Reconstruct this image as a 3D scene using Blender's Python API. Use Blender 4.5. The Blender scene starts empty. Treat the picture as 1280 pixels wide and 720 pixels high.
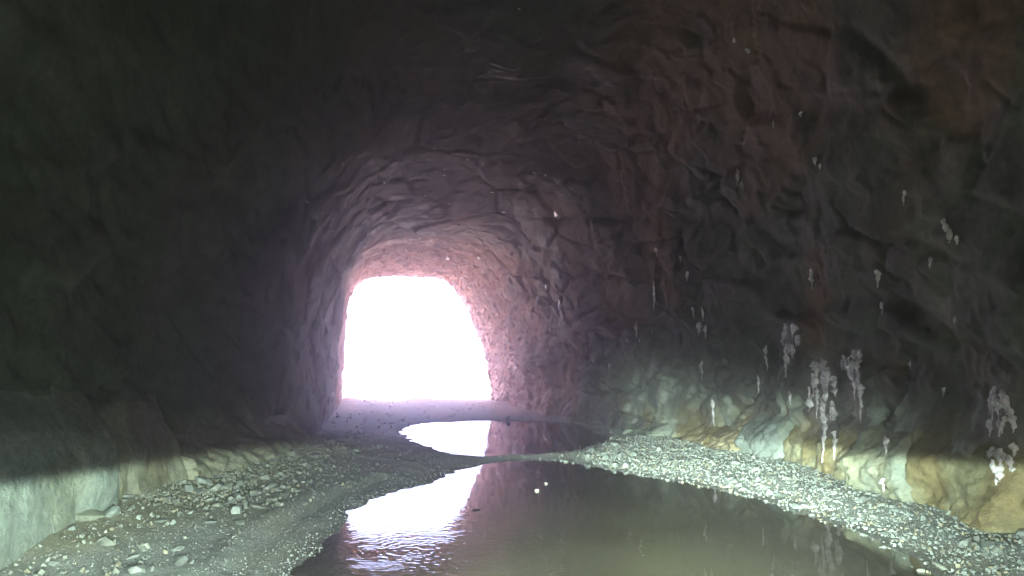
import bpy, bmesh, math, random
import numpy as np
from mathutils import Vector, Matrix, Euler
from mathutils.bvhtree import BVHTree

random.seed(7)
rng = np.random.default_rng(7)
scene = bpy.context.scene
col = scene.collection

# ------------------------------------------------------------------ camera
# x across the tunnel, y along it towards daylight, z up; water level is z = 0
CAM = Vector((0.0, 0.0, 1.5))
F = 950.0                                            # focal length in photo pixels (1280 wide)
cam_data = bpy.data.cameras.new('camera')
cam_data.sensor_width = 36.0
cam_data.lens = F / 1280 * 36
cam_data.clip_start = 0.05
cam_data.clip_end = 2000
cam = bpy.data.objects.new('camera', cam_data)
col.objects.link(cam)
cam.location = CAM
cam.rotation_euler = Euler((math.radians(90 + 5.7), 0, math.radians(-5.2)), 'XYZ')
scene.camera = cam
CAMROT = cam.rotation_euler.to_matrix()

# ------------------------------------------------------------------ sky, sun, exposure
SUN_EL, SUN_AZ = 52.0, 205.0                         # the sun stands behind the hill, high up
world = bpy.data.worlds.new('World')
scene.world = world
world.use_nodes = True
wn = world.node_tree
sky = wn.nodes.new('ShaderNodeTexSky')
sky.sky_type = 'NISHITA'
sky.sun_disc = False
sky.sun_elevation = math.radians(SUN_EL)
sky.sun_rotation = math.radians(SUN_AZ)
sky.air_density = 1.0
sky.dust_density = 7.0
sky.ozone_density = 1.0
wn.links.new(sky.outputs['Color'], wn.nodes['Background'].inputs['Color'])
wn.nodes['Background'].inputs['Strength'].default_value = 0.15
sd = bpy.data.lights.new('sun', 'SUN')
sd.energy = 4.0
sd.angle = math.radians(0.5)
sd.color = (1.0, 0.95, 0.88)
sun = bpy.data.objects.new('sun', sd)
col.objects.link(sun)
_az, _el = math.radians(SUN_AZ), math.radians(SUN_EL)
_to_sun = Vector((math.sin(_az) * math.cos(_el), math.cos(_az) * math.cos(_el), math.sin(_el)))
sun.rotation_euler = _to_sun.to_track_quat('Z', 'Y').to_euler()

scene.view_settings.view_transform = 'Standard'
scene.view_settings.look = 'None'
scene.view_settings.gamma = 1.0
scene.view_settings.use_curve_mapping = False
scene.view_settings.exposure = 5.65
scene.render.engine = 'CYCLES'
cy = scene.cycles
cy.use_denoising = True
try:
    cy.denoiser = 'OPENIMAGEDENOISE'
    cy.denoising_input_passes = 'RGB_ALBEDO_NORMAL'
    cy.denoising_prefilter = 'ACCURATE'
except Exception:
    pass
cy.use_guiding = True
cy.use_surface_guiding = True
cy.use_volume_guiding = True
cy.max_bounces = 6
cy.diffuse_bounces = 4
cy.glossy_bounces = 3
cy.volume_bounces = 1
cy.transmission_bounces = 2
cy.sample_clamp_indirect = 0.3
cy.caustics_reflective = False
cy.caustics_refractive = False
cy.use_adaptive_sampling = True
cy.adaptive_threshold = 0.02


# headlamps of the vehicle the picture is taken from: low beams with a cut-off, kicked up on the right
def headlamp(name, x, power):
    ld = bpy.data.lights.new(name, 'SPOT')
    ld.energy = power
    ld.color = (0.80, 1.0, 0.86)
    ld.spot_size = math.radians(125)
    ld.spot_blend = 0.7
    ld.shadow_soft_size = 0.05
    ld.use_nodes = True
    nt = ld.node_tree
    em = nt.nodes['Emission']
    tc = nt.nodes.new('ShaderNodeTexCoord')
    sp = nt.nodes.new('ShaderNodeSeparateXYZ')
    nt.links.new(tc.outputs['Normal'], sp.inputs[0])

    def m(op, a, b=None, c=None, clamp=False):
        n = nt.nodes.new('ShaderNodeMath')
        n.operation = op
        n.use_clamp = clamp
        for i, v in enumerate((a, b, c)):
            if v is None:
                continue
            if isinstance(v, (int, float)):
                n.inputs[i].default_value = v
            else:
                nt.links.new(v, n.inputs[i])
        return n.outputs[0]

    def sstep(v, lo, hi):
        n = nt.nodes.new('ShaderNodeMapRange')
        n.interpolation_type = 'SMOOTHSTEP'
        nt.links.new(v, n.inputs['Value'])
        n.inputs['From Min'].default_value = lo
        n.inputs['From Max'].default_value = hi
        n.inputs['To Min'].default_value = 0.0
        n.inputs['To Max'].default_value = 1.0
        return n.outputs['Result']
    dz = m('ABSOLUTE', sp.outputs['Z'])
    el = m('DIVIDE', sp.outputs['Y'], dz)
    az = m('DIVIDE', sp.outputs['X'], dz)
    below = m('MULTIPLY', m('SUBTRACT', 1.0, sstep(el, -0.009, 0.009)), m('ADD', 0.02, m('MULTIPLY', 0.98, sstep(el, -0.42, -0.20))))
    # weak kick-up lobe over the right-hand verge
    kick = m('MULTIPLY', sstep(az, 0.10, 0.24), m('SUBTRACT', 1.0, sstep(az, 0.40, 0.68)))
    kick = m('MULTIPLY', kick, m('SUBTRACT', 1.0, sstep(el, -0.03, 0.13)))
    # hot band just under the cut-off, falling off towards the bumper
    near = m('ADD', 0.75, m('MULTIPLY', 0.25, sstep(el, -0.26, -0.02)))
    side = m('ADD', 0.50, m('MULTIPLY', 1.25, m('MULTIPLY', sstep(az, 0.0, 0.35), m('SUBTRACT', 1.0, sstep(az, 0.42, 0.78)))))
    main = m('MULTIPLY', m('MULTIPLY', below, near), side)
    tot = m('ADD', m('ADD', main, m('MULTIPLY', kick, 1.45)), 0.0002)
    nt.links.new(tot, em.inputs['Strength'])
    ob = bpy.data.objects.new(name, ld)
    col.objects.link(ob)
    ob.location = (x, 1.0, 0.92)
    ob.rotation_euler = (math.radians(90 - 3.3), 0, 0)
    return ob


headlamp('vehicle_headlamp', -0.65, 106.0)
headlamp('vehicle_headlamp', 0.65, 106.0)


# ------------------------------------------------------------------ helpers
def ray(px, py):
    d = CAMROT @ Vector(((px - 640) / F, -(py - 360) / F, -1.0))
    return d.normalized()


def at_z(px, py, z=0.0):
    d = ray(px, py)
    t = (z - CAM.z) / d.z
    return CAM + d * t


def at_y(px, py, y):
    d = ray(px, py)
    return CAM + d * (y / d.y)


def tag(o, label=None, cat=None, group=None, kind=None):
    if label: o['label'] = label
    if cat: o['category'] = cat
    if group: o['group'] = group
    if kind: o['kind'] = kind
    return o


def empty(name, loc=(0, 0, 0)):
    o = bpy.data.objects.new(name, None)
    o.location = loc
    col.objects.link(o)
    return o


def link(name, me, mat=None, parent=None, loc=None, rot=None, scale=None):
    o = bpy.data.objects.new(name, me)
    if mat is not None and len(me.materials) == 0:
        me.materials.append(mat)
    col.objects.link(o)
    if parent is not None:
        o.parent = parent
    if loc is not None: o.location = loc
    if rot is not None: o.rotation_euler = rot
    if scale is not None: o.scale = scale
    return o


_perm = rng.permutation(256)
_perm = np.concatenate([_perm, _perm])
_g = rng.normal(size=(256, 3))
_g /= np.linalg.norm(_g, axis=1)[:, None]


def pnoise(P):
    P = np.asarray(P, dtype=np.float64)
    I = np.floor(P).astype(np.int64)
    f = P - I
    u = f * f * f * (f * (f * 6 - 15) + 10)
    I &= 255
    out = np.zeros(len(P))
    for dx in (0, 1):
        wx = u[:, 0] if dx else 1 - u[:, 0]
        a = _perm[(I[:, 0] + dx) & 255]
        for dy in (0, 1):
            wy = u[:, 1] if dy else 1 - u[:, 1]
            b = _perm[a + ((I[:, 1] + dy) & 255)]
            for dz in (0, 1):
                wz = u[:, 2] if dz else 1 - u[:, 2]
                h = _perm[b + ((I[:, 2] + dz) & 255)]
                gr = _g[h]
                dot = gr[:, 0] * (f[:, 0] - dx) + gr[:, 1] * (f[:, 1] - dy) + gr[:, 2] * (f[:, 2] - dz)
                out += wx * wy * wz * dot
    return out * 1.5


def fbm(P, octaves=4, gain=0.5, lac=2.03):
    P = np.asarray(P, dtype=np.float64)
    s = np.zeros(len(P)); a = 1.0
    for _ in range(octaves):
        s += a * pnoise(P)
        P = P * lac + 17.3
        a *= gain
    return s


def ridged(P, octaves=3):
    P = np.asarray(P, dtype=np.float64)
    s = np.zeros(len(P)); a = 1.0
    for _ in range(octaves):
        s += a * (1 - 2 * np.abs(pnoise(P)))
        P = P * 2.1 + 9.7
        a *= 0.5
    return s


def facets(P, seed=0):
    """Broken-rock relief: each Voronoi cell is a tilted plane. Returns height and distance to the crack."""
    P = np.asarray(P, dtype=np.float64)
    r = np.random.default_rng(100 + seed)
    ctr = r.random((4096, 3)); til = r.normal(size=(4096, 3)) * 0.6; off = r.normal(size=4096) * 0.25
    I = np.floor(P).astype(np.int64)
    best = np.full(len(P), 1e9); second = np.full(len(P), 1e9); hgt = np.zeros(len(P))
    for dx in (-1, 0, 1):
        for dy in (-1, 0, 1):
            for dz in (-1, 0, 1):
                J = I + np.array([dx, dy, dz])
                h = (J[:, 0] * 73856093 ^ J[:, 1] * 19349663 ^ J[:, 2] * 83492791) & 4095
                c = J + ctr[h]
                d = P - c
                q = (d * d).sum(1)
                hh = (d * til[h]).sum(1) + off[h]
                nearer = q < best
                second = np.where(nearer, best, np.minimum(second, q))
                hgt = np.where(nearer, hh, hgt)
                best = np.where(nearer, q, best)
    return hgt, np.sqrt(second) - np.sqrt(best)


def sm(x, a, b):
    t = np.clip((np.asarray(x, dtype=np.float64) - a) / (b - a), 0, 1)
    return t * t * (3 - 2 * t)


def mesh_from(name, V, quads, mat=None, colors=None, smooth=True, wet=None):
    me = bpy.data.meshes.new(name)
    V = np.ascontiguousarray(V, dtype=np.float32)
    Q = np.ascontiguousarray(quads, dtype=np.int32)
    n, k = Q.shape
    me.vertices.add(len(V)); me.vertices.foreach_set('co', V.ravel())
    me.loops.add(n * k); me.loops.foreach_set('vertex_index', Q.ravel())
    me.polygons.add(n)
    me.polygons.foreach_set('loop_start', np.arange(0, n * k, k, dtype=np.int32))
    me.polygons.foreach_set('loop_total', np.full(n, k, dtype=np.int32))
    me.polygons.foreach_set('use_smooth', np.full(n, smooth, dtype=bool))
    if colors is not None:
        ca = me.color_attributes.new('tint', 'FLOAT_COLOR', 'POINT')
        c4 = np.ones((len(V), 4), dtype=np.float32); c4[:, :3] = colors
        if wet is not None: c4[:, 3] = wet
        ca.data.foreach_set('color', c4.ravel())
    me.update(calc_edges=True)
    me.validate()
    if mat is not None: me.materials.append(mat)
    return me


def grid_quads(nu, nv):
    i = np.arange(nu - 1)[:, None] * nv + np.arange(nv - 1)[None, :]
    i = i.ravel()
    return np.stack([i, i + 1, i + nv + 1, i + nv], 1)


# ------------------------------------------------------------------ materials
def new_mat(name):
    m = bpy.data.materials.new(name)
    m.use_nodes = True
    nt = m.node_tree
    return m, nt, nt.nodes['Principled BSDF']


def nd(nt, kind, **kw):
    n = nt.nodes.new(kind)
    for k, v in kw.items():
        if k.startswith('_'):
            n.inputs[k[1:].replace('_', ' ')].default_value = v
        else:
            setattr(n, k, v)
    return n


def noise_node(nt, scale, detail=6, rough=0.6, vec=None):
    n = nd(nt, 'ShaderNodeTexNoise')
    n.inputs['Scale'].default_value = scale
    n.inputs['Detail'].default_value = detail
    n.inputs['Roughness'].default_value = rough
    if vec is not None: nt.links.new(vec, n.inputs['Vector'])
    return n


def ramp(nt, src, stops):
    r = nd(nt, 'ShaderNodeValToRGB')
    e = r.color_ramp.elements
    while len(e) < len(stops): e.new(0.5)
    for el, (p, c) in zip(e, stops):
        el.position = p; el.color = (*c, 1) if len(c) == 3 else c
    nt.links.new(src, r.inputs[0])
    return r.outputs[0]


def mixc(nt, mode, fac, a, b):
    n = nd(nt, 'ShaderNodeMix', data_type='RGBA', blend_type=mode)
    for idx, v in ((0, fac), (6, a), (7, b)):
        if isinstance(v, (int, float)): n.inputs[idx].default_value = v
        elif isinstance(v, tuple): n.inputs[idx].default_value = (*v, 1)
        else: nt.links.new(v, n.inputs[idx])
    return n.outputs[2]


def rock_material(name, base=None, scale=1.0, bump=0.06, rough=(0.45, 0.85), use_tint=True, var=(0.6, 1.3), streak=True):
    m, nt, b = new_mat(name)
    geo = nd(nt, 'ShaderNodeNewGeometry')
    pos = geo.outputs['Position']
    if use_tint:
        vc = nd(nt, 'ShaderNodeVertexColor', layer_name='tint')
        base_c = vc.outputs['Color']
    else:
        base_c = base
    n1 = noise_node(nt, 1.3 * scale, 8, 0.65, pos)
    n2 = noise_node(nt, 14 * scale, 6, 0.7, pos)
    v1 = ramp(nt, n1.outputs['Fac'], [(0.3, (var[0],) * 3), (0.7, (var[1],) * 3)])
    v2 = ramp(nt, n2.outputs['Fac'], [(0.3, (0.7, 0.7, 0.72)), (0.7, (1.25, 1.22, 1.15))])
    c = mixc(nt, 'MULTIPLY', 1.0, base_c, v1)
    c = mixc(nt, 'MULTIPLY', 1.0, c, v2)
    if not use_tint:
        oi = nd(nt, 'ShaderNodeObjectInfo')
        rv = ramp(nt, oi.outputs['Random'], [(0.0, (0.74, 0.77, 0.76)), (0.5, (0.92, 0.92, 0.92)), (1.0, (1.1, 1.06, 0.95))])
        c = mixc(nt, 'MULTIPLY', 1.0, c, rv)
    nt.links.new(c, b.inputs['Base Color'])
    rr = nd(nt, 'ShaderNodeMapRange')
    nt.links.new(n1.outputs['Fac'], rr.inputs['Value'])
    rr.inputs['From Min'].default_value = 0.3; rr.inputs['From Max'].default_value = 0.65
    rr.inputs['To Min'].default_value = rough[0]; rr.inputs['To Max'].default_value = rough[1]
    nt.links.new(rr.outputs['Result'], b.inputs['Roughness'])
    bp1 = nd(nt, 'ShaderNodeBump'); bp1.inputs['Strength'].default_value = 0.8; bp1.inputs['Distance'].default_value = bump
    n3 = noise_node(nt, 6 * scale, 10, 0.7, pos)
    nt.links.new(n3.outputs['Fac'], bp1.inputs['Height'])
    nt.links.new(bp1.outputs['Normal'], b.inputs['Normal'])
    return m


M_rock = rock_material('tunnel_rock', bump=0.03, rough=(0.65, 0.95))
M_block = rock_material('foot_block_rock', bump=0.07, rough=(0.5, 0.85))
M_ground = rock_material('gravel_ground', scale=4.0, bump=0.06, rough=(0.55, 0.9), var=(0.75, 1.2))
M_ground.node_tree.nodes['Principled BSDF'].inputs['Specular IOR Level'].default_value = 0.15
M_stone = rock_material('rubble_stone', base=(0.29, 0.325, 0.31), scale=2.5, bump=0.012, rough=(0.55, 0.9), use_tint=False)
M_gravel = rock_material('gravel_stone', scale=2.5, bump=0.008, rough=(0.55, 0.9))
M_dark = rock_material('dark_stone', base=(0.035, 0.033, 0.035), scale=3, bump=0.01, use_tint=False)
M_out = rock_material('outside_gravel', base=(0.42, 0.38, 0.33), scale=0.4, bump=0.03, use_tint=False)

M_calc, _nt, _b = new_mat('wet_calcite')
_pos = nd(_nt, 'ShaderNodeNewGeometry').outputs['Position']
_n = noise_node(_nt, 18, 6, 0.65, _pos)
_nt.links.new(ramp(_nt, _n.outputs['Fac'], [(0.30, (0.40, 0.33, 0.35)), (0.42, (0.78, 0.72, 0.75)), (0.58, (0.95, 0.93, 0.94))]), _b.inputs['Base Color'])
_b.inputs['Roughness'].default_value = 0.28
_b.inputs['Coat Weight'].default_value = 0.6
_b.inputs['Coat Roughness'].default_value = 0.12
_bp = nd(_nt, 'ShaderNodeBump'); _bp.inputs['Strength'].default_value = 0.9; _bp.inputs['Distance'].default_value = 0.02
_n2 = noise_node(_nt, 22, 3, 0.5, _pos)
_nt.links.new(_n2.outputs['Fac'], _bp.inputs['Height'])
_nt.links.new(_bp.outputs['Normal'], _b.inputs['Normal'])

# muddy standing water: opaque silt under a mirror surface, faint ripples round a few drip points
M_water, _nt, _b = new_mat('muddy_water')
_pos = nd(_nt, 'ShaderNodeNewGeometry').outputs['Position']
_n = noise_node(_nt, 0.7, 4, 0.5, _pos)
_nt.links.new(ramp(_nt, _n.outputs['Fac'], [(0.35, (0.050, 0.047, 0.029)), (0.65, (0.068, 0.064, 0.041))]), _b.inputs['Base Color'])
_b.inputs['Roughness'].default_value = 0.019
_b.inputs['IOR'].default_value = 1.33
RIPPLES = [(at_z(520, 690), 61.0, 2.6, 0.00016), (at_z(700, 700), 73.0, 1.6, 0.00010), (at_z(590, 690), 85.0, 2.2, 0.00018), (at_z(640, 648), 95.0, 0.6, 0.00010), (at_z(470, 725), 100.0, 2.0, 0.00022)]
_h = None
for (_c, _k, _rad, _amp) in RIPPLES:
    vm = nd(_nt, 'ShaderNodeVectorMath', operation='DISTANCE')
    _nt.links.new(_pos, vm.inputs[0]); vm.inputs[1].default_value = (_c.x, _c.y, 0.0)
    wob = noise_node(_nt, 2.2, 2, 0.5, _pos)
    wm = nd(_nt, 'ShaderNodeMath', operation='MULTIPLY_ADD'); _nt.links.new(wob.outputs['Fac'], wm.inputs[0]); wm.inputs[1].default_value = 0.55
    _nt.links.new(vm.outputs['Value'], wm.inputs[2])
    k1 = nd(_nt, 'ShaderNodeMath', operation='MULTIPLY'); _nt.links.new(wm.outputs[0], k1.inputs[0]); k1.inputs[1].default_value = _k
    s1 = nd(_nt, 'ShaderNodeMath', operation='SINE'); _nt.links.new(k1.outputs[0], s1.inputs[0])
    f1 = nd(_nt, 'ShaderNodeMapRange', interpolation_type='SMOOTHSTEP')
    _nt.links.new(vm.outputs['Value'], f1.inputs['Value'])
    f1.inputs['From Min'].default_value = 0.1; f1.inputs['From Max'].default_value = _rad
    f1.inputs['To Min'].default_value = _amp; f1.inputs['To Max'].default_value = 0.0
    p1 = nd(_nt, 'ShaderNodeMath', operation='MULTIPLY'); _nt.links.new(s1.outputs[0], p1.inputs[0]); _nt.links.new(f1.outputs['Result'], p1.inputs[1])
    if _h is None: _h = p1.outputs[0]
    else:
        a1 = nd(_nt, 'ShaderNodeMath', operation='ADD'); _nt.links.new(_h, a1.inputs[0]); _nt.links.new(p1.outputs[0], a1.inputs[1]); _h = a1.outputs[0]
_nr = noise_node(_nt, 5.0, 3, 0.5, _pos)
_nm = nd(_nt, 'ShaderNodeMath', operation='MULTIPLY'); _nt.links.new(_nr.outputs['Fac'], _nm.inputs[0]); _nm.inputs[1].default_value = 0.0006
_ad = nd(_nt, 'ShaderNodeMath', operation='ADD'); _nt.links.new(_h, _ad.inputs[0]); _nt.links.new(_nm.outputs[0], _ad.inputs[1])
_bp = nd(_nt, 'ShaderNodeBump'); _bp.inputs['Strength'].default_value = 1.0; _bp.inputs['Distance'].default_value = 1.0
_nt.links.new(_ad.outputs[0], _bp.inputs['Height'])
_nt.links.new(_bp.outputs['Normal'], _b.inputs['Normal'])

# ------------------------------------------------------------------ tunnel shell
YM = 28.5                                            # the mouth
Y0 = -16.0


def curve(ys, pts):
    a = np.array(pts)
    # smooth piecewise curve through the control points
    y = np.interp(ys, a[:, 0], a[:, 1])
    return y


def soft(ys, pts, w=1.2):
    k = np.linspace(-w, w, 9)
    return sum(curve(ys + d, pts) for d in k) / len(k)


XL = [(-16, -3.5), (4, -3.45), (6, -3.3), (8, -3.1), (9.5, -2.9), (12, -2.55), (14, -2.45), (18, -2.7), (23.7, -3.2), (28.5, -3.68), (40, -3.8)]
XR = [(-16, 5.2), (6, 4.85), (8, 4.9), (9.5, 5.05), (12.2, 4.9), (14.2, 4.5), (16, 4.0), (19, 3.45), (23.8, 2.5), (28.5, 1.78), (31, 1.6), (40, 1.6)]
HT = [(-16, 7.2), (6, 7.2), (10, 6.9), (15, 6.0), (19, 5.4), (24, 4.95), (28.5, 4.72), (40, 4.7)]

ny, nt_ = 760, 330
ys = np.concatenate([np.linspace(Y0, 3.0, 90, endpoint=False), np.linspace(3.0, YM, ny - 90)])
xl, xr, ht = soft(ys, XL), soft(ys, XR), soft(ys, HT)
th = np.linspace(math.pi, 0, 500)
V = np.zeros((len(ys), nt_, 3)); N = np.zeros_like(V)
for i, y in enumerate(ys):
    m = sm(y, 14, 28)                                # 0 deep inside, 1 at the mouth
    c = 0.5 * (xl[i] + xr[i]) - 0.25 * m
    p = 0.60 - 0.22 * m
    cs, sn = np.cos(th), np.sin(th)
    aL, aR = c - xl[i], xr[i] - c
    X = c + np.where(cs < 0, -aL, aR) * np.abs(cs) ** p
    Z = ht[i] * np.abs(sn) ** (p + 0.06)
    X -= np.where(cs > 0, 1, 0) * (0.85 * m + 0.35) * np.clip(Z / ht[i], 0, 1) ** 1.3 * np.abs(cs) ** 0.5
    X += np.where(cs < 0, 1, 0) * (0.30 - 0.28 * m) * np.clip(Z / ht[i], 0, 1) ** 2 * np.abs(cs) ** 0.5
    X = np.concatenate([[X[0] - 0.05], X, [X[-1] + 0.05]]); Z = np.concatenate([[-0.6], Z, [-0.6]])
    s = np.concatenate([[0], np.cumsum(np.hypot(np.diff(X), np.diff(Z)))])
    u = np.linspace(0, s[-1], nt_)
    V[i, :, 0] = np.interp(u, s, X); V[i, :, 1] = y; V[i, :, 2] = np.interp(u, s, Z)
du = np.gradient(V, axis=1)
N[:, :, 0] = du[:, :, 2]; N[:, :, 2] = -du[:, :, 0]
k = np.array([1, 2, 3, 4, 5, 4, 3, 2, 1.0]); k /= k.sum()
for a in (0, 2):
    N[:, :, a] = np.apply_along_axis(lambda r: np.convolve(np.pad(r, 4, mode='edge'), k, 'valid'), 1, N[:, :, a])
N /= np.linalg.norm(N, axis=2)[:, :, None] + 1e-9    # points into the tunnel
P = V.reshape(-1, 3); Nf = N.reshape(-1, 3)
mouth = sm(P[:, 1], 20, 28.3)
overhead = sm(P[:, 2], 3.2, 5.2)
leftish = 1 - sm(P[:, 0], -2.2, 0.0)
amp = (1 - 0.55 * mouth) * (1 - 0.40 * np.maximum(overhead, leftish)) * (1 - 0.25 * sm(P[:, 2], 1.5, 3.0))
warp = np.stack([fbm(P * 0.5 + 31, 2), fbm(P * 0.5 + 57, 2), fbm(P * 0.5 + 83, 2)], 1)
W = P + 0.10 * warp
d = 0.30 * fbm(P * np.array([0.30, 0.22, 0.34]) + 3.1, 3)
# slanting strata that rise towards the mouth
Rot = np.array([[1, 0, 0], [0, math.cos(0.35), -math.sin(0.35)], [0, math.sin(0.35), math.cos(0.35)]])
S = W @ Rot.T
f1, c1 = facets(P * np.array([0.9, 0.55, 1.3]) + 5, 1)
f2, c2 = facets(P * np.array([2.6, 1.8, 3.3]) + 2, 2)
f3, c3 = facets(P * np.array([6.5, 5.5, 6.5]) + 2, 3)
d += 0.17 * f1 * sm(c1, 0, 0.18) + 0.085 * f2 * sm(c2, 0, 0.16) + 0.022 * f3 * sm(c3, 0, 0.3)
d += 0.022 * ridged(S * np.array([1.2, 0.7, 3.4]), 3)
d += 0.008 * fbm(P * 5.0, 3, 0.6)
d -= 0.05 * (1 - sm(c1, 0.0, 0.09)) + 0.02 * (1 - sm(c2, 0, 0.08))
d *= amp
f4, c4 = facets(P * 10.5 + 4, 4)
d += np.maximum(mouth, 0.3 * sm(P[:, 0], 1.5, 3.0) * (1 - sm(P[:, 2], 1.2, 2.6))) * (0.075 * f3 * sm(c3, 0, .12) + 0.040 * f4 * sm(c4, 0, .12))      # fresh chisel-rough rock by the mouth
P = P + Nf * d[:, None]
P[:, 1] += 0.35 * (fbm(P * np.array([1.6, 0.2, 1.6]), 4, 0.6)) * sm(V.reshape(-1, 3)[:, 1], 26.5, 28.5)   # ragged mouth

# keep the foot of each wall where the plan puts it
Pg_ = P.reshape(len(ys), nt_, 3)
kk = np.ones(25) / 25
for side, tgt in ((-1, xl), (1, xr)):
    half = slice(0, nt_ // 2) if side < 0 else slice(nt_ // 2, nt_)
    blk = Pg_[:, half]
    wz = ((blk[:, :, 2] > 0.0) & (blk[:, :, 2] < 0.9)).astype(float)
    act = (blk[:, :, 0] * wz).sum(1) / (wz.sum(1) + 1e-9)
    dlt = np.convolve(np.pad(tgt - act, 12, mode='edge'), kk, 'valid')
    fall = 1 - sm(blk[:, :, 2], 2.0, 4.5)
    blk[:, :, 0] += dlt[:, None] * fall
P = Pg_.reshape(-1, 3)

# rock colours: grey-brown host rock, reddish upper beds, ochre and pale mineral films low on the right
q1 = fbm(P * 0.45 + 11, 4); q2 = fbm(P * np.array([1.5, 1.5, 0.7]) + 41, 4); q3 = fbm(P * np.array([3, 3, 0.45]) + 71, 3)
grey = np.array([0.150, 0.150, 0.142]); red = np.array([0.215, 0.145, 0.115]); ochre = np.array([0.30, 0.25, 0.13])
pale = np.array([0.42, 0.47, 0.42]); pink = np.array([0.55, 0.32, 0.25]); dark = np.array([0.075, 0.075, 0.07])


def lerp(a, b, t):
    return a * (1 - t[:, None]) + b * t[:, None]


C = np.tile(grey, (len(P), 1))
C = lerp(C, red, sm(q1 + 0.25 * np.clip(P[:, 2] - 2.6, -2, 1.5), 0.0, 0.6) * (0.25 + 0.75 * sm(P[:, 0], 1.0, 3.5)))
C = lerp(C, dark, 0.7 * sm(q2, 0.15, 0.6))
C = lerp(C, np.array([0.105, 0.128, 0.10]), (1 - sm(P[:, 0], -2.6, -0.8)) * 0.8)  # darker green to the left: the dim light there is put into the colour
C = lerp(C, pink, sm(P[:, 1] + 2.5 * q1, 18, 25))  # pink towards the mouth: reddish rock plus daylight glow put into the colour
rightside = sm(P[:, 0], 2.5, 3.5) * (1 - sm(P[:, 1], 15, 17))
C = lerp(C, ochre, rightside * (1 - sm(P[:, 2] + 0.35 * q2, 0.35, 1.0)) * 0.95)
C = lerp(C, pale, rightside * sm(q3 + 0.25 * (1.2 - P[:, 2]), 0.28, 0.55) * (1 - sm(P[:, 2], 1.2, 2.3)) * 0.8)
# pale film on the bulge where the wall turns in
g = np.exp(-(((P[:, 1] - 15.2) / 1.8) ** 2 + ((P[:, 2] - 1.3) / 0.75) ** 2)) * sm(P[:, 0], 1.5, 3)
C = lerp(C, pale, np.clip(g * (1.0 + 0.8 * q2), 0, 0.75))
left = 1 - sm(P[:, 0], -2.4, -1.6)
C = lerp(C, np.array([0.29, 0.30, 0.22]), left * (1 - sm(P[:, 2], 0.6, 1.2)) * (1 - sm(P[:, 1], 12, 16)) * 0.8)

SHELL_P, SHELL_C = P, C
quads = grid_quads(len(ys), nt_)
tree = BVHTree.FromPolygons(P.tolist(), quads.tolist())


def hit(px, py):
    r = tree.ray_cast(CAM, ray(px, py))
    return r[0], r[1]


# pale flowstone stains down the right wall; last entries also put headlamp light into the colour (centre pixel, top and foot, width in metres)
for (px, yt, yb, w) in [(993, 505, 600, .22), (972, 520, 590, .16), (1101, 545, 625, .16), (1118, 570, 620, .12), (1150, 500, 560, .2), (1216, 540, 600, .2),
                        (1185, 190, 240, .25), (1150, 240, 330, .3), (1180, 360, 410, .3), (1096, 500, 600, .12), (987, 400, 470, .2), (1028, 445, 580, .28), (1070, 436, 525, .24), (1250, 470, 600, .26), (905, 500, 560, .25), (840, 480, 545, .3), (800, 470, 540, .35)]:
    a, b_ = hit(px, yt)[0], hit(px, yb)[0]
    if a is None or b_ is None: continue
    ym_, zt, zb = a.y, a.z, b_.z
    t = np.exp(-((P[:, 1] - ym_ + 0.12 * q2) / w) ** 2 * 1.5) * sm(P[:, 2] + 0.15 * q3, zb - .15, zb + .1) * (1 - sm(P[:, 2] + 0.2 * q2, zt - 0.15, zt + 0.15)) * sm(P[:, 0], 1.5, 3)
    C[:] = lerp(C, np.array([0.36, 0.31, 0.32]) if px in (987, 1028, 1070, 1250) else pale if zt < 2.2 else np.array([0.30, 0.27, 0.26]), np.clip(t * 0.85, 0, 1))

# left wall, ceiling and right wall are cut from the one surface, each keeping the shared border row
cutL, cutR = int(nt_ * 0.33), int(nt_ * 0.67)
Pg = P.reshape(len(ys), nt_, 3); Cg = C.reshape(len(ys), nt_, 3)
# shared normals so the seams do not show
dn1, dn2 = np.gradient(Pg, axis=0), np.gradient(Pg, axis=1)
NN = np.cross(dn1, dn2); NN /= np.linalg.norm(NN, axis=2)[:, :, None] + 1e-12
FLIP = 1
fq = quads[1000]; fn = np.cross(P[fq[1]] - P[fq[0]], P[fq[2]] - P[fq[0]])
if fn @ Nf[fq[0]] < 0: FLIP = -1                    # faces look into the tunnel
if (NN * N).sum() < 0: NN = -NN
STRUCT = {}
for nm, a, b_ in (('rock_wall_left', 0, cutL), ('tunnel_ceiling', cutL, cutR), ('rock_wall_right', cutR, nt_ - 1)):
    sub = Pg[:, a:b_ + 1].reshape(-1, 3); w_ = b_ + 1 - a
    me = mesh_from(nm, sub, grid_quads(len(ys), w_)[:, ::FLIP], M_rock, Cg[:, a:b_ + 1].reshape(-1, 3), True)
    me.normals_split_custom_set_from_vertices(NN[:, a:b_ + 1].reshape(-1, 3).tolist())
    STRUCT[nm] = tag(link(nm, me), kind='structure')

# the tunnel runs on behind the vehicle; an unseen cap is added here to keep sky light out
ring = Pg[0]
cen = ring.mean(0)
R = [cen + (ring - cen) * s + np.array([0, -0.8 * (1 - s), 0]) for s in np.linspace(1.0, 0.0, 24)]
BP = np.array(R); BP[:, :, 1] += 0.3 * fbm(BP.reshape(-1, 3) * 0.8, 3).reshape(24, -1) * (np.linspace(0, 1, 24)[:, None])
tag(link('tunnel_end_cap', mesh_from('tunnel_end_cap', BP.reshape(-1, 3), grid_quads(24, nt_), M_rock, np.tile(grey, (24 * nt_, 1)))), kind='structure')

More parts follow.
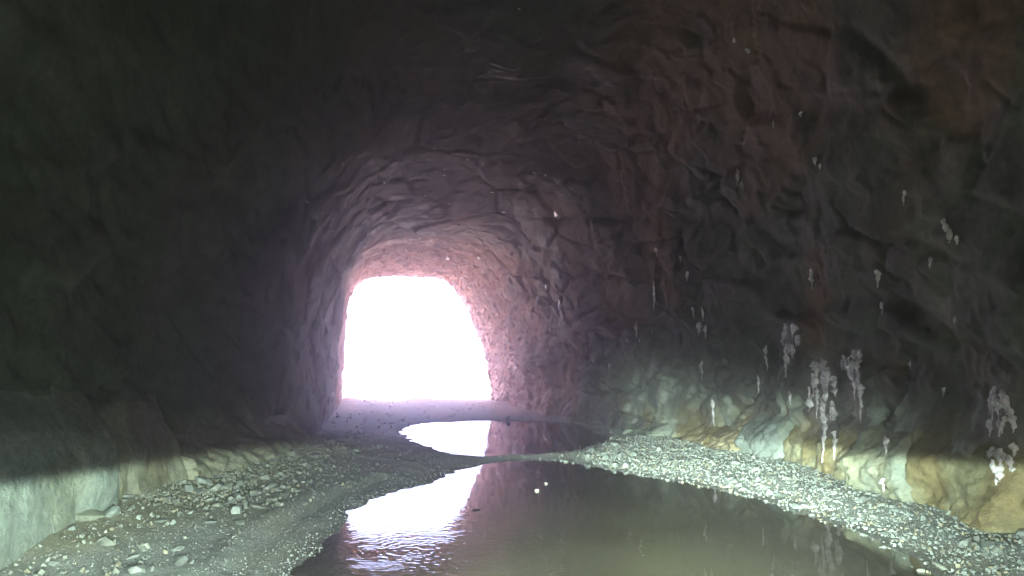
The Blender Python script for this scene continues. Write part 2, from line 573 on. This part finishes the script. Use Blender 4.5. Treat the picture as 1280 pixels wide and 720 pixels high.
# unseen outer shell added round the lining to keep the sun from leaking in
sel_y = np.concatenate([np.arange(0, len(ys) - 24, 12), [len(ys) - 20]])
sel_t = np.concatenate([np.arange(0, nt_ - 1, 6), [nt_ - 1]])
HV = (V - N * 1.3)[sel_y][:, sel_t]
HV[:, :, 0] += np.where(sel_t < nt_ / 2, -0.4, 0.4)[None, :]
HV[0, :, 1] -= 2.0
cap = HV[0].mean(0); capr = np.array([cap + (HV[0] - cap) * k_ for k_ in (0.0, 0.5)])
HV = np.concatenate([capr, HV])
tag(link('hill_sun_block', mesh_from('hill_sun_block', HV.reshape(-1, 3), grid_quads(HV.shape[0], HV.shape[1]), M_out)), kind='structure')

# the hillside round the mouth, seen only from outside
ring = Pg[-1]
cen = np.array([ring[:, 0].mean(), YM, 1.5])
R = []
for s in np.linspace(0, 1, 40):
    o = (ring - cen); r_ = np.linalg.norm(o[:, [0, 2]], axis=1)[:, None]
    out = cen + o * (1 + s * 16.0 / r_)
    out[:, 1] = ring[:, 1] - 5.0 * s ** 1.2 + 0.6 * s
    R.append(out)
HP = np.array(R).reshape(-1, 3)
wgt = np.repeat(np.linspace(0, 1, 40), nt_)
HP[:, 1] += 0.9 * fbm(HP * 0.35, 4) * wgt ** 0.5
HC = lerp(np.tile(pink, (len(HP), 1)), np.array([0.36, 0.30, 0.24]), sm(fbm(HP * 0.3, 3), -0.3, 0.4))
tag(link('cliff_face', mesh_from('cliff_face', HP, grid_quads(40, nt_), M_rock, HC)), kind='structure')

print('face x:', [(side, y, round(tree.ray_cast(Vector((1, y, .3)), Vector((side, 0, 0)))[0].x, 2)) for side in (-1, 1) for y in (5.5, 7, 9, 11, 13)])
# ------------------------------------------------------------------ ground with two puddle hollows
NEAR = [(352, 735), (372, 702), (392, 684), (412, 667), (432, 650), (438, 636), (470, 621), (505, 611), (540, 603), (566, 590), (600, 580), (640, 575), (690, 574),
        (735, 581), (790, 591), (850, 601), (905, 612), (960, 626), (1020, 645), (1075, 664), (1110, 681), (1140, 693), (1160, 706), (1168, 722), (1150, 800), (1000, 1000), (640, 1050), (330, 900)]
FAR = [(498, 541), (508, 532), (530, 528), (570, 526), (620, 525), (665, 526), (710, 530), (748, 539), (766, 549), (748, 558), (710, 566), (660, 569), (610, 571), (570, 569), (540, 562), (515, 552)]
poly_near = np.array([at_z(*p)[:2] for p in NEAR]); poly_far = np.array([at_z(*p)[:2] for p in FAR])


def sdf(poly, X, Y):
    """distance to the outline, negative inside"""
    dist = np.full(X.shape, 1e9); inside = np.zeros(X.shape, bool)
    n = len(poly)
    for i in range(n):
        ax, ay = poly[i]; bx, by = poly[(i + 1) % n]
        ex, ey = bx - ax, by - ay
        t = np.clip(((X - ax) * ex + (Y - ay) * ey) / (ex * ex + ey * ey + 1e-12), 0, 1)
        dist = np.minimum(dist, np.hypot(X - ax - t * ex, Y - ay - t * ey))
        cond = (ay > Y) != (by > Y)
        xi = ax + (Y - ay) * ex / (ey if abs(ey) > 1e-12 else 1e-12)
        inside ^= cond & (X < xi)
    return np.where(inside, -dist, dist)


gx = np.linspace(-6.4, 8.0, 250)
gy = np.concatenate([np.linspace(-16.2, 2.5, 70, endpoint=False), np.linspace(2.5, 30.6, 520)])
GX, GY = np.meshgrid(gx, gy, indexing='ij')
sn_, sf_ = sdf(poly_near, GX, GY), sdf(poly_far, GX, GY)
SD = np.minimum(sn_, sf_)
G3 = np.stack([GX.ravel(), GY.ravel(), np.zeros(GX.size)], 1)
SD = SD + 0.09 * fbm(G3 * 2.3, 4, 0.6).reshape(GX.shape) * np.clip(GY / 9, 0.5, 1.3)
xlw, xrw = soft(GY.ravel(), XL).reshape(GX.shape), soft(GY.ravel(), XR).reshape(GX.shape)
GZ = np.where(SD > 0, 0.012 + 0.055 * sm(SD, 0, 0.7), -0.14 * sm(-SD, 0, 0.5))
out_ = sm(SD, 0.05, 0.6)
bankR = sm(GX - xrw, -1.5, 0.1) * (1 - sm(GY, 17, 22)) * 0.06 * out_
heapL = sm(xlw + 1.75 - GX, 0, 1.6) * sm(GY, 4.5, 7.5) * (1 - sm(GY, 12.5, 15.5)) * 0.16 + sm(xlw + 1.0 - GX, 0, 1.2) * 0.06
GZ += bankR + heapL * out_
n_lo = fbm(G3 * 0.8 + 7, 3).reshape(GX.shape); n_hi = fbm(G3 * 6.0 + 19, 3, 0.6).reshape(GX.shape)
GZ += (0.03 * n_lo + 0.010 * n_hi) * out_
GZ += 0.22 * sm(GY, 23, 28) * (1 - sm(GY, 28.3, 31)) * (0.6 + 0.4 * n_lo) * out_    # low sill of earth across the mouth
# wheel ruts on the left
for pts in ([(395, 566), (408, 574), (430, 580), (470, 583), (520, 589), (548, 594)], [(420, 577), (470, 577), (535, 574)], [(300, 720), (350, 668), (420, 625), (480, 603)]):
    pl = np.array([at_z(*p)[:2] for p in pts])
    dd = np.full(GX.shape, 1e9)
    for i in range(len(pl) - 1):
        a, b_ = pl[i], pl[i + 1]; e = b_ - a
        t = np.clip(((GX - a[0]) * e[0] + (GY - a[1]) * e[1]) / (e @ e), 0, 1)
        dd = np.minimum(dd, np.hypot(GX - a[0] - t * e[0], GY - a[1] - t * e[1]))
    GZ += (-0.045 * np.exp(-(dd / 0.09) ** 2) + 0.03 * np.exp(-((dd - 0.22) / 0.10) ** 2)) * out_
GC = np.tile(np.array([0.33, 0.36, 0.345]), (GX.size, 1))
GC = lerp(GC, np.array([0.35, 0.36, 0.31]), sm(n_lo.ravel(), -0.2, 0.5))
GC = lerp(GC, np.array([0.10, 0.10, 0.09]), (1 - sm(SD.ravel(), 0.0, 0.22)) * 0.7)      # damp silt at the water's edge
GC = lerp(GC, np.array([0.33, 0.37, 0.36]), sm(bankR.ravel(), 0.004, 0.03) * 0.9)
GC = lerp(GC, np.array([0.30, 0.29, 0.19]), sm(heapL.ravel(), 0.03, 0.12) * 0.7)
GC = lerp(GC, np.array([0.42, 0.275, 0.20]), sm(GY.ravel(), 18, 24))
GV = np.stack([GX.ravel(), GY.ravel(), GZ.ravel()], 1)
tag(link('ground', mesh_from('ground', GV, grid_quads(len(gx), len(gy))[:, ::-1], M_ground, GC)), kind='structure')


def ground_z(x, y):
    i = np.clip(np.searchsorted(gx, x) - 1, 0, len(gx) - 2); j = np.clip(np.searchsorted(gy, y) - 1, 0, len(gy) - 2)
    u = np.clip((x - gx[i]) / (gx[i + 1] - gx[i]), 0, 1); v = np.clip((y - gy[j]) / (gy[j + 1] - gy[j]), 0, 1)
    return GZ[i, j] * (1 - u) * (1 - v) + GZ[i + 1, j] * u * (1 - v) + GZ[i, j + 1] * (1 - u) * v + GZ[i + 1, j + 1] * u * v


def shore(x, y):
    i = np.clip(np.searchsorted(gx, x), 0, len(gx) - 1); j = np.clip(np.searchsorted(gy, y), 0, len(gy) - 1)
    return SD[i, j]


# land outside: one pale sheet to the horizon
ox = np.concatenate([-np.geomspace(600, 8, 24), np.linspace(-7, 7, 29), np.geomspace(8, 600, 24)])
oy = np.concatenate([np.linspace(30.3, 60, 40), np.geomspace(62, 900, 26)])
OX, OY = np.meshgrid(ox, oy, indexing='ij')
O3 = np.stack([OX.ravel(), OY.ravel(), np.zeros(OX.size)], 1)
OZ = -0.02 + 0.25 * fbm(O3 * 0.12, 3) * sm(OY.ravel(), 33, 45)
O3[:, 2] = OZ
tag(link('land', mesh_from('land', O3, grid_quads(len(ox), len(oy))[:, ::-1], M_out)), kind='structure')

# ------------------------------------------------------------------ water
def water(name, poly, grow):
    c = poly.mean(0)
    x0, y0 = poly.min(0) - grow; x1, y1 = poly.max(0) + grow
    bm = bmesh.new()
    vs = []
    m = 72
    # sheet reaching a little under the shore, following the hollow's outline
    n = len(poly)
    for i in range(n):
        p0, p1, p2 = poly[i - 1], poly[i], poly[(i + 1) % n]
        t = (p2 - p0); t /= np.linalg.norm(t) + 1e-9
        nrm = np.array([t[1], -t[0]])
        if sdf(poly, np.array([p1[0] + nrm[0] * .05]), np.array([p1[1] + nrm[1] * .05]))[0] < 0: nrm = -nrm
        q = p1 + nrm * grow
        vs.append(bm.verts.new((q[0], q[1], 0.0)))
    f = bm.faces.new(vs)
    bmesh.ops.triangulate(bm, faces=[f])
    bm.normal_update()
    for f in bm.faces:
        if f.normal.z < 0: f.normal_flip()
    me = bpy.data.meshes.new(name); bm.to_mesh(me); bm.free()
    return tag(link(name, me, M_water), kind='structure')


water('puddle_water_near', poly_near, 0.22)
water('puddle_water_far', poly_far, 0.3)

# ------------------------------------------------------------------ stones
def stone_mesh(name, seed, n=22, squash=0.75, round_=0.35):
    r = random.Random(seed)
    bm = bmesh.new()
    for _ in range(n):
        v = Vector((r.gauss(0, 1), r.gauss(0, 1), r.gauss(0, 1))).normalized()
        bx = max(abs(v.x), abs(v.y), abs(v.z))
        v = v * (round_ + (1 - round_) / bx * 0.8) * r.uniform(0.78, 1.0)
        bm.verts.new((v.x, v.y * r.uniform(.8, 1), v.z * squash))
    bmesh.ops.convex_hull(bm, input=bm.verts)
    bmesh.ops.delete(bm, geom=[v for v in bm.verts if not v.link_faces], context='VERTS')
    me = bpy.data.meshes.new(name); bm.to_mesh(me); bm.free()
    return me


STONES = [stone_mesh('stone', 40 + i, 20 + i % 5, (0.8, 0.6, 0.45, 0.7)[i % 4]) for i in range(14)]
for me in STONES: me.materials.append(M_stone)
SLABS = [stone_mesh('slab', 90 + i, 22, 0.32) for i in range(6)]
for me in SLABS: me.materials.append(M_stone)
SV = []
for me in STONES:
    v = np.zeros(len(me.vertices) * 3); me.vertices.foreach_get('co', v)
    SV.append((v.reshape(-1, 3), [list(p.vertices) for p in me.polygons]))
GRV = []
for i in range(8):
    me = stone_mesh('pebble', 200 + i, 9, 0.7)
    v = np.zeros(len(me.vertices) * 3); me.vertices.foreach_get('co', v)
    GRV.append((v.reshape(-1, 3), np.array([list(p.vertices) for p in me.polygons])))
    bpy.data.meshes.remove(me)


def gravel_mesh(name, items, cols):
    Vs, Fs, Cs = [], [], []; off = 0
    for (x, y, z, s, k), c in zip(items, cols):
        v, f = GRV[k]
        e = Euler((random.uniform(0, 6.3), random.uniform(0, 6.3), random.uniform(0, 6.3))).to_matrix()
        vv = (v * s) @ np.array(e).T + np.array([x, y, z])
        Vs.append(vv); Fs.append(f + off); off += len(vv)
        Cs.append(np.tile(c, (len(vv), 1)))
    return mesh_from(name, np.concatenate(Vs), np.concatenate(Fs), M_gravel, np.concatenate(Cs), False)


def to_px(x, y, z):
    v = CAMROT.transposed() @ (Vector((x, y, z)) - CAM)
    if v.z >= -0.1: return (-1, -1)
    return (640 + F * v.x / -v.z, 360 - F * v.y / -v.z)


def scatter(n, xr_, yr_, accept):
    pts = []
    tries = 0
    while len(pts) < n and tries < n * 60:
        tries += 1
        x, y = random.uniform(*xr_), random.uniform(*yr_)
        if random.random() < accept(x, y): pts.append((x, y))
    return pts


def wall_r(y): return float(np.interp(y, [p[0] for p in XR], [p[1] for p in XR]))
def wall_l(y): return float(np.interp(y, [p[0] for p in XL], [p[1] for p in XL]))


# bank of pale rubble along the right wall
bank = empty('rubble_bank', (4.6, 9.0, 0.1))
tag(bank, 'long bank of pale angular rubble between the near puddle and the right wall', 'rubble bank')


def acc_bank(x, y):
    s = shore(x, y); w = wall_r(y)
    if x > w + 0.05 or s < -0.10 or x < 0.9: return 0
    if y > 15: return 0.15
    if x < 2.2: return 0.25 * (s < 0.5)
    return 0.35 if s < 0.08 else 1.0


def put_stones(parent, pts, smin, smax, power, slab=0.15, sink=0.25):
    for (x, y) in pts:
        s = smin + (smax - smin) * random.random() ** power
        me = random.choice(SLABS) if random.random() < slab else random.choice(STONES)
        z = float(ground_z(x, y)) + s * (0.45 - sink)
        link('stone', me, None, parent, Vector((x, y, z)) - parent.location,
             (random.gauss(0, .45), random.gauss(0, .45), random.uniform(0, 6.3)),
             (s * random.uniform(.8, 1.3), s * random.uniform(.8, 1.2), s * random.uniform(.7, 1.05)))


put_stones(bank, scatter(298, (0.9, 6.0), (5.2, 15.5), acc_bank), 0.028, 0.085, 2.0, slab=0.3, sink=0.34)
items, cols = [], []
for (x, y) in scatter(16000, (0.7, 6.0), (4.6, 17.0), acc_bank):
    s = 0.006 + 0.024 * random.random() ** 3
    items.append((x, y, float(ground_z(x, y)) + s * 0.3, s, random.randrange(8)))
    t = random.random()
    base_ = np.array([0.31, 0.355, 0.345]) if t < .7 else (np.array([0.35, 0.33, 0.24]) if t < .88 else np.array([0.20, 0.20, 0.18]))
    cols.append(base_ * random.uniform(.75, 1.15))
tag(link('gravel', gravel_mesh('gravel', items, cols), None, bank, -bank.location), kind='stuff')

# heap of broken slabs at the left wall
heap = empty('rubble_heap', (-2.4, 9.0, 0.1))
tag(heap, 'low heap of broken grey-green slabs and stones at the foot of the left wall', 'rubble heap')


def acc_heap(x, y):
    w = wall_l(y)
    if x < w - 0.1 or shore(x, y) < 0.35: return 0
    return float(np.exp(-max(0, x - w - 0.8) / 0.33)) * (1.0 if 7.5 < y < 13.5 else 0.2)


put_stones(heap, scatter(270, (-3.5, -0.6), (5.6, 15.5), acc_heap), 0.025, 0.10, 2.4, slab=0.55, sink=0.34)
items, cols = [], []
for (x, y) in scatter(6000, (-3.5, -0.4), (4.6, 16.5), acc_heap):
    s = 0.009 + 0.03 * random.random() ** 2.4
    items.append((x, y, float(ground_z(x, y)) + s * 0.3, s, random.randrange(8)))
    cols.append((np.array([0.27, 0.295, 0.255]) if random.random() < .75 else np.array([0.28, 0.27, 0.20])) * random.uniform(.7, 1.15))
tag(link('gravel', gravel_mesh('gravel', items, cols), None, heap, -heap.location), kind='stuff')

# fine gravel on the track and along the water's edge
items, cols = [], []


def acc_floor(x, y):
    s = shore(x, y)
    if s < -0.06 or x < wall_l(y) or x > wall_r(y): return 0
    return (0.5 if s < 0.12 else 0.35) * (1.0 if y < 14 else 0.5)


for (x, y) in scatter(26000, (-3.2, 3.0), (4.6, 15.0), acc_floor):
    s = (0.003 + 0.010 * random.random() ** 4) * (1.0 if shore(x, y) > 0.1 else 1.25)
    items.append((x, y, float(ground_z(x, y)) + s * 0.3, s, random.randrange(8)))
    cols.append(np.array([0.27, 0.295, 0.28]) * random.uniform(.75, 1.2))
for (x, y) in scatter(1300, (-3.6, 3.6), (17.0, 29.0), lambda x, y: 1.0 if shore(x, y) > -0.05 and wall_l(y) < x < wall_r(y) else 0):
    s = 0.008 + 0.05 * random.random() ** 6
    items.append((x, y, float(ground_z(x, y)) + s * 0.3, s, random.randrange(8)))
    cols.append(np.array([0.42, 0.29, 0.22]) * random.uniform(.8, 1.2))
tag(link('gravel', gravel_mesh('gravel', items, cols)), 'fine grey gravel strewn over the track and the puddle shores', 'gravel', kind='stuff')

# ------------------------------------------------------------------ rock blocks at the foot of the walls
BLOCK_V, BLOCK_F = [], []


def block(name, side, y0, y1, ztop, thick, seed, c1_, c2_, label, crack=0.0, lump=1.0, nu=64, nv=44, top=0.5, cat='rock'):
    """a body of rock that stands out of the wall: it follows the wall behind it and bulges into the tunnel"""
    nu = int(np.clip((y1 - y0) / 0.035, 30, 110))
    U, Vv = np.meshgrid(np.linspace(0, 1, nu), np.linspace(0, 1, nv), indexing='ij')
    P_ = np.zeros((nu, nv, 3))
    for i in range(nu):
        for j in range(nv):
            z = -0.25 + (ztop + 0.25) * Vv[i, j]
            y = y0 + (y1 - y0) * U[i, j] + 0.10 * math.sin(3.1 * z + seed)
            h_ = tree.ray_cast(Vector((1.0, y, max(z, -0.2))), Vector((side, 0, 0)))[0]
            P_[i, j] = (h_.x if h_ else side * 4, y, z)
    k_ = np.ones(7) / 7                                  # the block's own face is smoother than the wall behind
    for ax in (0, 1):
        P_[:, :, 0] = np.apply_along_axis(lambda r: np.convolve(np.pad(r, 3, mode='edge'), k_, 'valid'), ax, P_[:, :, 0])
    W_ = P_.reshape(-1, 3); u, v = U.ravel(), Vv.ravel()
    w0 = W_ + seed * 13.7
    edge = np.clip(np.minimum(u, 1 - u) * (y1 - y0) / 0.16, 0, 1) + 0.0
    prof = (1 - (1 - edge) ** 2.4) ** 0.6
    prof *= (1 - sm(v, 1 - top, 1.0)) ** 0.7
    f, c_ = facets(w0 * 2.0 + 0.5 * np.stack([fbm(w0, 2)] * 3, 1), seed)
    dd = thick * (1 + 0.25 * (1 - v)) + lump * (0.10 * fbm(w0 * 1.1, 3) + 0.05 * f * sm(c_, 0, .3) + 0.03 * fbm(w0 * 5, 4, 0.6))
    if crack > 0:
        wz = w0 * np.array([5.0, 3.6, 6.0]) + 0.9 * np.stack([fbm(w0 * 2, 2), fbm(w0 * 2 + 9, 2), fbm(w0 * 2 + 19, 2)], 1)
        g_, cc_ = facets(wz, seed + 3)
        dd += crack * (0.10 * g_ * sm(cc_, 0, .15) - 0.10 * (1 - sm(cc_, 0.0, 0.12)))
    W_ = W_.copy()
    W_[:, 0] -= side * ((dd + 0.12) * prof - 0.12)
    t = sm(fbm(w0 * np.array([1.7, 1.7, 0.9]), 4), -0.25, 0.4)
    C_ = lerp(np.tile(np.array(c1_), (len(W_), 1)), np.array(c2_), t)
    org = np.array([W_[:, 0].mean(), 0.5 * (y0 + y1), 0.0])
    q = grid_quads(nu, nv)
    me = mesh_from(name, W_ - org, q if side < 0 else q[:, ::-1], M_block, C_, True)
    BLOCK_F.extend((q + sum(len(b) for b in BLOCK_V)).tolist()); BLOCK_V.append(W_)
    return tag(link(name, me, loc=org), label, cat)


TEAL, OLIVE, OCHRE, PALE = (0.30, 0.36, 0.32), (0.22, 0.22, 0.15), (0.30, 0.25, 0.13), (0.27, 0.31, 0.27)
GREY_GREEN = (0.33, 0.35, 0.27)
block('rock_block', -1, 3.4, 7.25, 1.5, 0.30, 1, TEAL, (0.23, 0.26, 0.21), 'smooth pale green rock bulging from the foot of the left wall, nearest the lower corner', lump=0.5)
block('rock_block', -1, 7.2, 8.75, 1.4, 0.22, 2, OLIVE, (0.32, 0.33, 0.26), 'olive ochre block between the smooth pale rock and the fractured rock on the left', lump=0.6)
block('rock_block', -1, 8.6, 12.8, 0.85, 0.42, 3, (0.31, 0.32, 0.24), (0.38, 0.38, 0.29), 'fractured grey-green rock crazed with dark cracks above the rubble heap', crack=1.0, top=0.6)
block('rock_block', 1, 6.0, 7.5, 0.95, 0.18, 6, OCHRE, (0.32, 0.31, 0.19), 'ochre block at the foot of the right wall beside the picture edge', lump=1.0, crack=0.35)
block('rock_block', 1, 7.42, 8.65, 0.95, 0.30, 5, PALE, (0.34, 0.35, 0.25), 'pale lumpy rock outlined by a dark crack at the foot of the right wall', lump=1.3, crack=0.4)
block('rock_block', 1, 8.6, 10.7, 0.8, 0.14, 7, OCHRE, (0.34, 0.33, 0.22), 'long ochre ledge under the white mineral runs on the right wall', lump=1.0, crack=0.35)
block('rock_block', 1, 10.6, 11.9, 0.9, 0.24, 8, PALE, (0.31, 0.36, 0.34), 'rounded pale boulder where the ochre ledge ends', lump=1.2, crack=0.4)
block('rock_block', 1, 11.8, 13.7, 0.55, 0.26, 9, (0.34, 0.30, 0.20), OCHRE, 'brown block low on the right wall above the brightest rubble', crack=0.7)
block('rock_block', 1, 14.6, 16.0, 0.45, 0.30, 10, PALE, (0.45, 0.40, 0.28), 'pale cracked rock at the right end of the far puddle', crack=0.9)
shell_tree = tree
BV = np.concatenate([SHELL_P] + BLOCK_V)
tree = BVHTree.FromPolygons(BV.tolist(), quads.tolist() + [[i + len(SHELL_P) for i in f] for f in BLOCK_F])

# the larger pieces of the left heap, one by one
for (px, py, sz, flat) in [(172, 642, .16, 1), (158, 652, .10, 0), (247, 634, .12, 0), (322, 642, .15, 1), (350, 637, .11, 0), (222, 690, .09, 0), (226, 704, .15, 1), (172, 716, .12, 0),
                           (330, 606, .10, 0), (356, 600, .10, 0), (285, 640, .12, 1), (262, 662, .13, 1), (300, 660, .10, 0), (200, 668, .14, 1), (378, 592, .09, 0), (316, 626, .11, 0)]:
    p = at_z(px, py, 0.06); sz *= 0.6
    link('stone', random.choice(SLABS if flat else STONES), None, heap, Vector((p.x, p.y, float(ground_z(p.x, p.y)) + sz * .18)) - heap.location,
         (random.gauss(0, .2), random.gauss(0, .2), random.uniform(0, 6.3)), (sz * 1.2, sz * .9, sz * .8))
p = at_z(92, 676, 0.05)
M_slab = rock_material('pale_slab', base=(0.36, 0.39, 0.31), scale=2.5, bump=0.03, use_tint=False)
tag(link('rock_slab', stone_mesh('rock_slab', 912, 34, 0.5, 0.45), M_slab, loc=(p.x - 0.12, p.y + .1, float(ground_z(p.x, p.y)) + 0.02), rot=(0.05, 0.30, 0.5), scale=(0.36, 0.44, 0.26)),
    'low pale wedge of stone leaning against the smooth green rock on the left', 'rock')

# single stones that stand by themselves
p = at_z(635, 527, 0.0)
o = link('dark_rock', stone_mesh('dark_rock', 501, 26, 1.0, 0.3), M_dark, loc=(p.x, p.y + 0.1, 0.05), rot=(0.1, 0.15, 0.4), scale=(0.075, 0.06, 0.105))
tag(o, 'small dark rock standing at the far shore of the far puddle', 'rock')
M_foam = rock_material('white_stone', base=(0.62, 0.60, 0.58), scale=3, bump=0.006, use_tint=False)
for (px, py, s, lab) in [(671, 614, .028, 'small white stone in the near puddle, the closer of two to the camera'), (683, 605, .026, 'small white stone in the near puddle, the farther of two from the camera')]:
    p = at_z(px, py, 0.0)
    tag(link('white_stone', stone_mesh('white_stone', px, 20, 0.8), M_foam, loc=(p.x, p.y, 0.006), scale=(s * 1.2, s, s)), lab, 'stone')
p = at_z(595, 638, 0.0)
tag(link('dark_rock', stone_mesh('dark_rock', 77, 22, 0.6), M_dark, loc=(p.x, p.y, 0.0), scale=(.06, .045, .03)), 'little dark stone breaking the white reflection in the near puddle', 'rock')

# ------------------------------------------------------------------ white mineral runs on the walls
def run_mesh(name, px, y_top, y_bot, wpx, seed, lumpy=1.0):
    """flattened lumpy tongue of calcite that follows the rock surface downwards"""
    r = random.Random(seed)
    a = hit(px, y_top)
    if a[0] is None: return None, None
    n = max(4, min(44, int((y_bot - y_top) / 2.6) + 3))
    walk = 0.0
    rows = []
    ph = r.uniform(0, 6)
    for i in range(n + 1):
        t = i / n
        walk += r.gauss(0, 0.10) * wpx * (1 - 0.5 * t)
        xx = px + walk
        h_, nn = hit(xx, y_top + (y_bot - y_top) * t)
        if h_ is None: continue
        if rows and (h_ - rows[-1][0]).length > 0.6: break
        dist = (h_ - CAM).length
        if nn.dot(CAM - h_) < 0: nn = -nn
        w = wpx / F * dist * 0.5
        env = (0.35 + 0.65 * math.sin(math.pi * min(1, t * 1.15 + 0.08)) ** 0.7) * (1 - 0.55 * t)
        w *= env * (0.45 + 0.9 * abs(math.sin(ph + i * 0.55 + 1.3 * math.sin(ph * 3 + i * 0.23)))) * (1 + lumpy * r.uniform(-.35, .35))
        rows.append((h_, nn, max(w, 0.006)))
    if len(rows) < 3: return None, None
    org = rows[0][0].copy()
    Vv, Ff = [], []
    m = 8
    for i, (h_, nn, w) in enumerate(rows):
        dn = (rows[min(i + 1, len(rows) - 1)][0] - rows[max(i - 1, 0)][0]).normalized()
        side = dn.cross(nn).normalized()
        th_ = min(0.045, 0.006 + w * 0.35) * (1 + lumpy * r.uniform(-.4, .5))
        for k_ in range(m):
            a_ = 2 * math.pi * k_ / m
            Vv.append(h_ - org + side * (math.cos(a_) * w * r.uniform(.85, 1.15)) + nn * (math.sin(a_) * th_ + th_ * 0.15))
    for i in range(len(rows) - 1):
        for k_ in range(m):
            Ff.append((i * m + k_, i * m + (k_ + 1) % m, (i + 1) * m + (k_ + 1) % m, (i + 1) * m + k_))
    Ff.append(tuple(range(m))); Ff.append(tuple(range((len(rows) - 1) * m, len(rows) * m))[::-1])
    me = bpy.data.meshes.new(name)
    me.from_pydata([tuple(v) for v in Vv], [], Ff)
    for p_ in me.polygons: p_.use_smooth = True
    me.materials.append(M_calc)
    return me, org


RUNS = []
rr = random.Random(3)


def cluster(cx, y0, y1, w, n, wmin=3, wmax=9):
    for _ in range(n):
        x = cx + rr.uniform(-.5, .5) * w
        a = y0 + (y1 - y0) * rr.uniform(0, .75)
        b = min(y1, a + (y1 - y0) * rr.uniform(.08, .45))
        RUNS.append((x, a, b, rr.uniform(wmin, wmax)))


cluster(987, 404, 448, 24, 11, 4, 10); RUNS.append((982, 430, 472, 8))
cluster(1028, 448, 525, 34, 20, 4, 12); RUNS.append((1030, 505, 578, 9)); RUNS.append((1042, 540, 575, 6)); RUNS.append((1029, 455, 520, 8))
cluster(1060, 438, 475, 22, 9, 4, 10); RUNS.append((1066, 450, 500, 10)); RUNS.append((1079, 440, 500, 9)); RUNS.append((1076, 480, 528, 7))
cluster(1250, 480, 545, 26, 14, 5, 12); cluster(1253, 555, 602, 30, 14, 5, 12); RUNS.append((1243, 484, 530, 9))
RUNS += [(957, 432, 462, 6), (1179, 274, 290, 8), (1184, 280, 298, 9), (1190, 286, 303, 9), (1196, 294, 305, 7), (922, 212, 232, 6), (928, 226, 239, 5), (1021, 196, 207, 7), (1026, 205, 212, 5),
         (1015, 337, 363, 7), (1097, 338, 359, 7), (1102, 378, 393, 6), (878, 384, 402, 6), (866, 384, 398, 5), (874, 404, 420, 8), (882, 408, 422, 6), (860, 339, 352, 6),
         (797, 402, 422, 5), (800, 424, 428, 6), (784, 422, 430, 5), (817, 352, 388, 4), (876, 451, 474, 6), (698, 266, 276, 8), (890, 500, 536, 5), (948, 470, 492, 5), (1138, 451, 462, 6),
         (1179, 485, 495, 5), (821, 310, 320, 5), (850, 319, 327, 4), (1106, 545, 568, 7), (987, 490, 506, 5), (936, 61, 67, 8), (919, 48, 54, 6), (1000, 140, 146, 6), (948, 177, 182, 5),
         (967, 150, 160, 3), (1130, 238, 256, 6), (1162, 322, 334, 6), (1195, 395, 405, 5), (672, 370, 383, 5), (700, 375, 388, 6), (683, 355, 366, 4), (1104, 598, 615, 6), (1248, 600, 606, 8)]
CEIL = [(488, 220, 4), (532, 244, 5), (555, 219, 4), (556, 211, 6), (562, 254, 9), (584, 199, 6), (604, 206, 4), (631, 264, 8), (682, 219, 5), (383, 252, 8), (403, 267, 6),
        (416, 288, 6), (443, 250, 5), (480, 228, 7), (428, 205, 6), (543, 186, 5), (649, 11, 4), (615, 240, 6), (512, 314, 8), (560, 322, 9), (600, 322, 9), (640, 318, 8), (668, 216, 6)]
made = 0
for i, (x, a, b, w) in enumerate(RUNS):
    me, org = run_mesh('calcite_run', x, a, b, w, 1000 + i)
    if me is None: continue
    par = STRUCT['rock_wall_right'] if org.x > 1.5 else STRUCT['tunnel_ceiling']
    link('calcite_run', me, None, par, org)
    made += 1
for i, (x, y, w) in enumerate(CEIL):
    h_, nn = hit(x, y)
    if h_ is None: continue
    if nn.dot(CAM - h_) < 0: nn = -nn
    s = w / F * (h_ - CAM).length * 0.55
    me = stone_mesh('drip_nub', 700 + i, 18, 0.8, 0.7); me.materials.append(M_calc)
    q = nn.to_track_quat('Z', 'Y').to_euler()
    link('drip_nub', me, None, STRUCT['tunnel_ceiling'], h_ + nn * s * 0.1, q, (s, s * 0.6, s * 0.5))
print('runs', made)

# ------------------------------------------------------------------ haze volume added to imitate lens glare round the mouth
M_haze = bpy.data.materials.new('glare_haze')
M_haze.use_nodes = True
_nt = M_haze.node_tree
_nt.nodes.remove(_nt.nodes['Principled BSDF'])
pv = _nt.nodes.new('ShaderNodeVolumePrincipled')
pv.inputs['Color'].default_value = (0.84, 0.77, 1.0, 1)
pv.inputs['Density'].default_value = 0.019
pv.inputs['Anisotropy'].default_value = 0.86
_nt.links.new(pv.outputs['Volume'], _nt.nodes['Material Output'].inputs['Volume'])
bm = bmesh.new()
bmesh.ops.create_cube(bm, size=1.0)
hx, hy0, hy1, hz0, hz1 = 620.0, -24.0, 920.0, -1.8, 24.0
for v in bm.verts:
    v.co = Vector((hx if v.co.x > 0 else -hx, hy1 if v.co.y > 0 else hy0, hz1 if v.co.z > 0 else hz0))
me = bpy.data.meshes.new('haze'); bm.to_mesh(me); bm.free()
tag(link('haze', me, M_haze), 'thin violet haze added to give the glare around the tunnel mouth', 'haze', kind='stuff')
